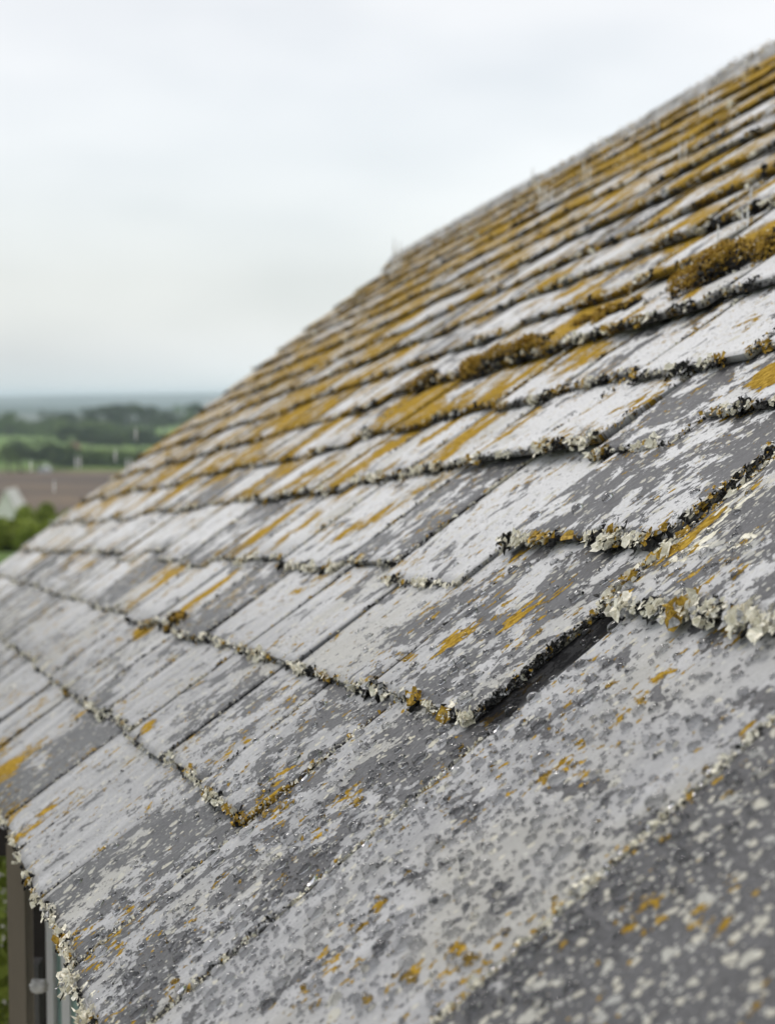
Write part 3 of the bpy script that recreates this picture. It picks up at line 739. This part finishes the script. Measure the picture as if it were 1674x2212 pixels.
for x, y, k, lab in SPL:
    u, v = iuv(x, y); b = P(u, v, .03); d = (b - CAM) @ F; px = d / FPX; parts = []
    for i in range(k):
        hh = random.uniform(38, 62) * px if k > 1 else 40 * px
        parts.append(jet(b + np.array([(i - (k - 1) / 2) * 9 * px, 0, 0]), hh, 3.0 * px, ((i - (k - 1) / 2) * 5 * px, 0)))
    vv_, f = join(parts); o = mesh('rain_splash', vv_, f, FOAM, smooth=True, origin=b); tag(o, lab, 'splash', 'splashes of rain on the roof')
for x, y, k, lab in [(165, 1010, 2, 'two slender falling water drops over the middle of the brown ploughed field'), (68, 1018, 1, 'slender falling water drop above the ploughed field, leftmost of the drops'), (250, 995, 1, 'slender falling water drop over the hedge, nearest the roof edge'),
                  (118, 1062, 1, 'slender falling water drop, lowest over the ploughed field'), (294, 948, 1, 'slender falling water drop over the dark trees, highest of the drops'), (275, 1015, 2, 'pair of falling water drops touching the roof edge')]:
    d = 6.5; px = d / FPX; parts = [jet(at(x + 9 * i, y + 3, d), 28 * px, 2.4 * px) for i in range(k)]
    vv_, f = join(parts); o = mesh('falling_raindrop', vv_, f, FOAM, smooth=True); tag(o, lab, 'raindrop', 'falling raindrops')

# ------------------------------------------------------------------ the land beyond
PLAIN = CAMZ - 25.0
def landz(x, y):
    r = np.hypot(x, y)
    t = np.clip((r - 22) / 200, 0, 1); t = t * t * (3 - 2 * t)
    z = PLAIN * t
    z = z + t * (1.0 * np.sin(x / 140 + 1) * np.sin(y / 190) )*np.clip((r-300)/300,0,1)
    far = np.clip((r - 4800) / 1400, 0, 1); far = far * far * (3 - 2 * far)
    az = np.arctan2(x, y)
    z = z + far * (20 + 16 * np.clip((az + .24) / .15, 0, 1) + 1.5 * np.sin(az * 23))
    return z
nr, na = 150, 180
rr = np.concatenate([[0], np.geomspace(3, 8500, nr)]); aa = np.linspace(0, 2 * np.pi, na, endpoint=False)
V = [(0, 0, 0)]
for r in rr[1:]:
    x = r * np.sin(aa); y = r * np.cos(aa); z = landz(x, y); V += list(zip(x, y, z))
f = [(0, 1 + (i + 1) % na, 1 + i) for i in range(na)]
for j in range(nr - 1):
    for i in range(na):
        a = 1 + j * na + i; b = 1 + j * na + (i + 1) % na; f.append((a, b, b + na, a + na))
def ground_mat():
    M = Mat('farmland'); g = M.n('ShaderNodeNewGeometry').outputs['Position']; s = M.n('ShaderNodeSeparateXYZ'); M.l(g, s.inputs[0]); Y = s.outputs[1]; Xc = s.outputs[0]
    n1 = M.noise(g, .02, 6, .6); n2 = M.noise(g, .15, 5, .6)
    base = M.mix(M.step(n1, .4, .6), (.075, .13, .03), (.15, .21, .05))
    # far quilt of fields
    vo = M.voro(M.vmul(g, (.0016, .0011, .001)), 1.0); sc = M.n('ShaderNodeSeparateColor'); M.l(vo.outputs['Color'], sc.inputs[0])
    quilt = M.mix(M.step(sc.outputs[0], .3, .7), (.06, .085, .075), (.14, .16, .15))
    base = M.mix(M.step(Y, 1250, 1400), base, quilt)
    base = M.mix(M.math('MULTIPLY', M.step(Y, 760, 800), M.step(Y, 1500, 1300)), base, (.14, .22, .065))
    soil = M.mix(M.step(M.noise(M.vmul(g, (.006, .035, 1)), 1, 5, .55), .42, .6), (.075, .058, .052), (.175, .130, .090))
    soil = M.mix(M.step(n2, .4, .7), soil, (.11, .085, .075))
    lim = M.math('MULTIPLY_ADD', Xc, 0.55, 620)                                # the brown ploughed field runs askew
    w = M.math('MULTIPLY', M.step(M.math('SUBTRACT', Y, M.math('MULTIPLY', M.math('SUBTRACT', n2, .5), 14)), 318, 324), M.step(M.math('SUBTRACT', Y, 0), 545, 541))
    base = M.mix(w, base, soil)
    ln = M.n('ShaderNodeVectorMath', operation='LENGTH'); M.l(g, ln.inputs[0])
    base = M.mix(M.step(ln.outputs['Value'], 17, 14), base, M.mix(M.step(M.noise(g, 6, 6, .7), .4, .6), (.40, .38, .34), (.56, .54, .50)))       # unseen pale gravel added round the house to bounce light
    M.l(base, M.b.inputs['Base Color']); M.b.inputs['Roughness'].default_value = .95; M.b.inputs['Specular IOR Level'].default_value = .1
    return M.m
o = mesh('ground', V, f, ground_mat(), smooth=True, origin=(0, 0, 0)); tag(o, kind='structure')

def leafmat(name, a, b):
    M = Mat(name); oi = M.n('ShaderNodeObjectInfo').outputs['Random']; tc = M.n('ShaderNodeTexCoord').outputs['Object']
    c = M.mix(M.step(M.noise(tc, .9, 4, .6), .35, .65), a, b); M.l(c, M.b.inputs['Base Color']); M.b.inputs['Roughness'].default_value = .7
    M.b.inputs['Specular IOR Level'].default_value = .2; return M.m
LEAF_D = leafmat('dark_leaves', (.034, .060, .022), (.075, .115, .036)); LEAF_M = leafmat('green_leaves', (.085, .135, .030), (.15, .22, .05)); LEAF_Y = leafmat('yellow_green_leaves', (.14, .19, .03), (.32, .38, .07))
BARK = simple('bark', (.09, .07, .055), .9, .4, 3)
def leaf_cloud(cs, n, leaf, rs):
    """cs: list of clump (centre, radii); many leaf-sized quads spread through them"""
    V = []; tot = sum(r[0] * r[1] * r[2] for _, r in cs)
    P_ = []
    for c, r in cs:
        k = max(20, int(n * (r[0] * r[1] * r[2]) / tot)); d = rs.normal(size=(k, 3)); d /= np.linalg.norm(d, axis=1)[:, None]
        P_.append(np.array(c) + d * np.array(r) * rs.uniform(.55, 1.08, (k, 1)))
    C_ = np.concatenate(P_); k = len(C_)
    a = rs.normal(size=(k, 3)); a /= np.linalg.norm(a, axis=1)[:, None]; b = np.cross(a, rs.normal(size=(k, 3))); b /= np.linalg.norm(b, axis=1)[:, None]
    sz = leaf * rs.uniform(.6, 1.4, (k, 1))
    Q = np.stack([C_ - a * sz, C_ - b * sz * .6, C_ + a * sz, C_ + b * sz * .6], 1).reshape(-1, 3)
    return Q, [(4 * i, 4 * i + 1, 4 * i + 2, 4 * i + 3) for i in range(k)]
def limb(p, q, r0, r1, n=7):
    p, q = np.asarray(p, float), np.asarray(q, float); d = q - p; d /= np.linalg.norm(d); h = np.array([1, 0, 0.]) if abs(d[0]) < .9 else np.array([0, 1., 0]); a = np.cross(d, h); a /= np.linalg.norm(a); b = np.cross(d, a)
    V = [c + r * (math.cos(t) * a + math.sin(t) * b) for c, r in ((p, r0), (q, r1)) for t in np.linspace(0, 2 * math.pi, n, endpoint=False)]
    return np.array(V), [(i, (i + 1) % n, n + (i + 1) % n, n + i) for i in range(n)] + [tuple(range(n, 2 * n))]
def tree_meshes(seed, wide, mat):
    """unit tree, one metre tall"""
    rs = np.random.default_rng(seed); tr = [limb((0, 0, -.05), (.01, 0, .45), .032, .02)]; cs = []
    for i in range(11):
        a = rs.uniform(0, 6.28); rad = rs.uniform(.1, .34) * wide; z = rs.uniform(.34, .84)
        k = 1 - max(0, z - .6) * 1.5; c = (rad * k * math.cos(a), rad * k * math.sin(a), z); r = rs.uniform(.13, .2)
        cs.append((c, (r * wide * .9, r * wide * .9, r * .85))); tr.append(limb((.008, 0, rs.uniform(.25, .42)), c, .012, .004, 5))
    v, f = leaf_cloud(cs, 2600, .022, rs); me = bpy.data.meshes.new('crown'); me.from_pydata(v.tolist(), [], f); me.materials.append(mat)
    v, f = join(tr); mt = bpy.data.meshes.new('trunk'); mt.from_pydata(v.tolist(), [], f); mt.materials.append(BARK)
    return me, mt
TM = {}
def tree(x, ytop, ybase, wpx, mat, label, group, seed=0):
    dist = 25.0 * FPX / (ybase - 855); c = at(x, ybase, dist); gz = float(landz(c[0], c[1])); zt = at(x, ytop - 6, dist)[2]
    h = max(2.5, zt - gz); wide = (wpx * 1.3 / FPX * dist) / (h * .95)
    key = (seed % 4, mat.name)
    if key not in TM: TM[key] = tree_meshes(seed % 4 + 3, 1.0, mat)
    root = empty('tree', (c[0], c[1], gz), label=label, cat='tree', group=group); k = wide
    for nm, me in zip(('crown', 'trunk'), TM[key]):
        o = bpy.data.objects.new(nm, me); COL.objects.link(o); o.parent = root
        o.scale = (h * k, h * k, h * 1.02); o.rotation_euler = (0, 0, seed * 1.3)
        if nm == 'trunk': o.scale = (h * min(k, 1.2), h * min(k, 1.2), h)
G1 = 'trees beyond the ploughed field'
TL = [(270, 868, 940, 95, LEAF_D, 'tallest rounded dark tree on the skyline'), (232, 882, 942, 70, LEAF_D, 'dark tree left of the tallest skyline tree'), (190, 884, 942, 60, LEAF_D, 'dark tree on the skyline, second left of the tallest'), (112, 888, 938, 55, LEAF_D, 'small dark tree at the left end of the skyline row'),
      (148, 890, 942, 50, LEAF_D, 'low dark tree between the skyline row and its left end'), (320, 882, 942, 70, LEAF_D, 'dark tree right of the tallest skyline tree'), (355, 888, 944, 60, LEAF_D, 'dark bushy tree close to the roof edge on the skyline'), (398, 876, 936, 45, LEAF_M, 'green tree near the roof edge on the skyline'), (425, 868, 932, 40, LEAF_D, 'small dark tree touching the roof edge on the skyline'),
      (22, 895, 945, 42, LEAF_M, 'fresh green tree at the far left of the picture'), (-15, 900, 948, 40, LEAF_M, 'green tree cut by the left side of the picture'), (130, 905, 955, 80, LEAF_M, 'pale green tree in front of the low skyline trees'), (205, 908, 955, 90, LEAF_M, 'wide mid green tree below the skyline row'),
      (150, 925, 976, 55, LEAF_D, 'dark tree left of the red brick cottage'), (195, 925, 978, 70, LEAF_D, 'round dark tree right of the red brick cottage'), (232, 932, 976, 55, LEAF_D, 'dark hedgerow tree second right of the cottage'), (300, 928, 976, 60, LEAF_D, 'dark tree behind the hedge next to the roof edge'), (262, 938, 974, 50, LEAF_M, 'small olive tree in the middle hedgerow'),
      (45, 950, 1018, 70, LEAF_D, 'big dark bushy tree at the left edge of the ploughed field'), (82, 946, 1016, 75, LEAF_D, 'broad dark tree second from the left by the ploughed field'), (112, 958, 1014, 55, LEAF_D, 'dark green bush tree beside the small pale shed'), (145, 966, 1010, 60, LEAF_M, 'low green tree behind the field hedge'), (20, 962, 1020, 45, LEAF_M, 'small green tree left of the big dark one')]
for i, (x, yt, yb, w_, m, lab) in enumerate(TL): tree(x, yt, yb, w_ * 1.15, m, lab, G1, i)
def hedge(x0, x1, ytop, ybase, mat, label, dist=None, n=2600, leaf=.3, depthm=6, cat='hedge'):
    dist = dist or 25.0 * FPX / (ybase - 855); a = at(x0, ybase, dist); b = at(x1, ybase, dist); zt = at(x0, ytop, dist)[2]; L = abs(b[0] - a[0]); rs = np.random.default_rng(int(x0 * 7 + ytop + 5000))
    cs = []; m = max(6, int(L / 3.5))
    for i in range(m):
        t = (i + .5) / m; x = a[0] + t * (b[0] - a[0]); y = a[1] + rs.uniform(-.5, .5) * depthm; gz = float(landz(x, y)); h = (zt - gz) * rs.uniform(.8, 1.05)
        cs.append(((x, y, gz + h * .5), (L / m * rs.uniform(.75, 1.1), depthm * .5, h * .52)))
    v, f = leaf_cloud(cs, n, leaf, rs); st = [limb((c[0][0], c[0][1], c[0][2] - c[1][2] - .3), c[0], .08, .04, 5) for c in cs[::2]]
    gz = float(landz((a[0] + b[0]) / 2, a[1])); root = empty('hedge', ((a[0] + b[0]) / 2, a[1], gz), label=label, cat=cat, group='hedges between the fields')
    child('foliage', v, f, mat, root); sv, sf = join(st); child('stems', sv, sf, BARK, root)
hedge(120, 345, 972, 1008, LEAF_M, 'long clipped green hedge along the far side of the ploughed field', n=9000, leaf=.5)
hedge(-40, 130, 905, 942, LEAF_M, 'green hedge across the left of the pasture, below the small green trees', n=5000, leaf=.9)
hedge(210, 400, 936, 962, LEAF_D, 'dark hedge running to the roof edge in the middle distance', n=6000, leaf=.8)
hedge(60, 330, 918, 944, LEAF_M, 'mid green hedge in front of the skyline trees', n=6000, leaf=.9)
hedge(-60, 110, 1122, 1300, LEAF_Y, 'near yellow green hedge at the bottom left, beside the roof edge', dist=62, n=22000, leaf=.14, depthm=3.5)
hedge(60, 190, 1098, 1300, LEAF_Y, 'near yellow green bush rising behind the roof edge', dist=78, n=22000, leaf=.16, depthm=3.5)
hedge(-60, 40, 1840, 2300, LEAF_Y, 'green bush seen beside the porch post at the lower left', dist=3.4, n=9000, leaf=.018, depthm=.3)

# buildings far off
def cottage(name, x, ytop, yeave, ybase, wpx, dist, mat, roofmat, label, cat, door=True, ridge_along='y', openmat=None):
    c = at(x, ybase, dist); gz = float(landz(c[0], c[1])); sc = dist / FPX; hw = wpx * sc / 2; ze = at(x, yeave, dist)[2]; zr = at(x, ytop, dist)[2]; gz = min(gz, ze - 1.5); D = hw * 1.5
    root = empty(name, (c[0], c[1], gz), label=label, cat=cat)
    X0, X1, Y0, Y1, xm = c[0] - hw, c[0] + hw, c[1], c[1] + 2 * D, c[0]
    V = [(X0, Y0, gz), (X1, Y0, gz), (X1, Y0, ze), (xm, Y0, zr), (X0, Y0, ze), (X0, Y1, gz), (X1, Y1, gz), (X1, Y1, ze), (xm, Y1, zr), (X0, Y1, ze)]
    f = [(0, 1, 2, 3, 4), (5, 9, 8, 7, 6), (0, 4, 9, 5), (1, 6, 7, 2)]
    child('wall', V, f, mat, root); e = .12 * hw; sl_ = (zr - ze) / hw
    parts = []
    for sg in (-1, 1):
        q = np.array([(xm, Y0 - e, zr + .02), (xm + sg * (hw + e), Y0 - e, ze - sl_ * e + .02), (xm + sg * (hw + e), Y1 + e, ze - sl_ * e + .02), (xm, Y1 + e, zr + .02)]); t = np.concatenate([q, q + np.array([0, 0, .12 * hw])])
        parts.append((t, [(0, 1, 2, 3), (4, 7, 6, 5), (0, 4, 5, 1), (1, 5, 6, 2), (2, 6, 7, 3), (3, 7, 4, 0)]))
    v, f = join(parts); child('roof', v, f, roofmat, root)
    if door:
        v, f = box((xm + hw * .1, Y0 - .02, gz + (ze - gz) * .42), (hw * .22, 0, 0), (0, .03, 0), (0, 0, (ze - gz) * .42)); child('door', v, f, DARKWOOD, root)
    return root
BRW = simple('white_render', (.96, .95, .92), .8, .1, 2); BRK = simple('red_brick', (.30, .12, .09), .9, .3, 2); ROOFD = simple('far_roof', (.5, .49, .46), .8, .2, 2); ROOFG = simple('pale_roof', (.55, .57, .6), .7, .2, 2)
cottage('white_barn', 14, 1062, 1122, 1150, 66, 215, BRW, simple('white_roof', (.66, .65, .62), .8, .15, 2), 'white gabled barn with a dark doorway below the ploughed field, far left', 'barn')
cottage('brick_cottage', 158, 958, 968, 982, 24, 700, BRK, simple('red_tile', (.26, .12, .09), .9, .3, 2), 'small red brick cottage half hidden among dark trees', 'cottage', door=False)
cottage('pale_shed', 94, 1008, 1014, 1022, 22, 530, ROOFG, ROOFG, 'small pale shed at the far edge of the ploughed field', 'shed', door=False)
cottage('white_house', 452, 860, 867, 884, 24, 3000, BRW, ROOFG, 'distant white house showing just past the roof edge on the skyline', 'house', door=False)

# ------------------------------------------------------------------ the air
def haze():
    z0, z1 = PLAIN - 14, 20; v, f = box((0, 0, (z0 + z1) / 2), (8600, 0, 0), (0, 8600, 0), (0, 0, (z1 - z0) / 2))
    m = bpy.data.materials.new('haze_air'); m.use_nodes = True; t = m.node_tree; t.nodes.clear(); o_ = t.nodes.new('ShaderNodeOutputMaterial'); p = t.nodes.new('ShaderNodeVolumePrincipled')
    p.inputs['Color'].default_value = (.76, .91, 1.0, 1); p.inputs['Density'].default_value = .00016; p.inputs['Anisotropy'].default_value = .2; t.links.new(p.outputs[0], o_.inputs['Volume'])
    o = mesh('haze', v, f, m); tag(o, kind='stuff')
haze()
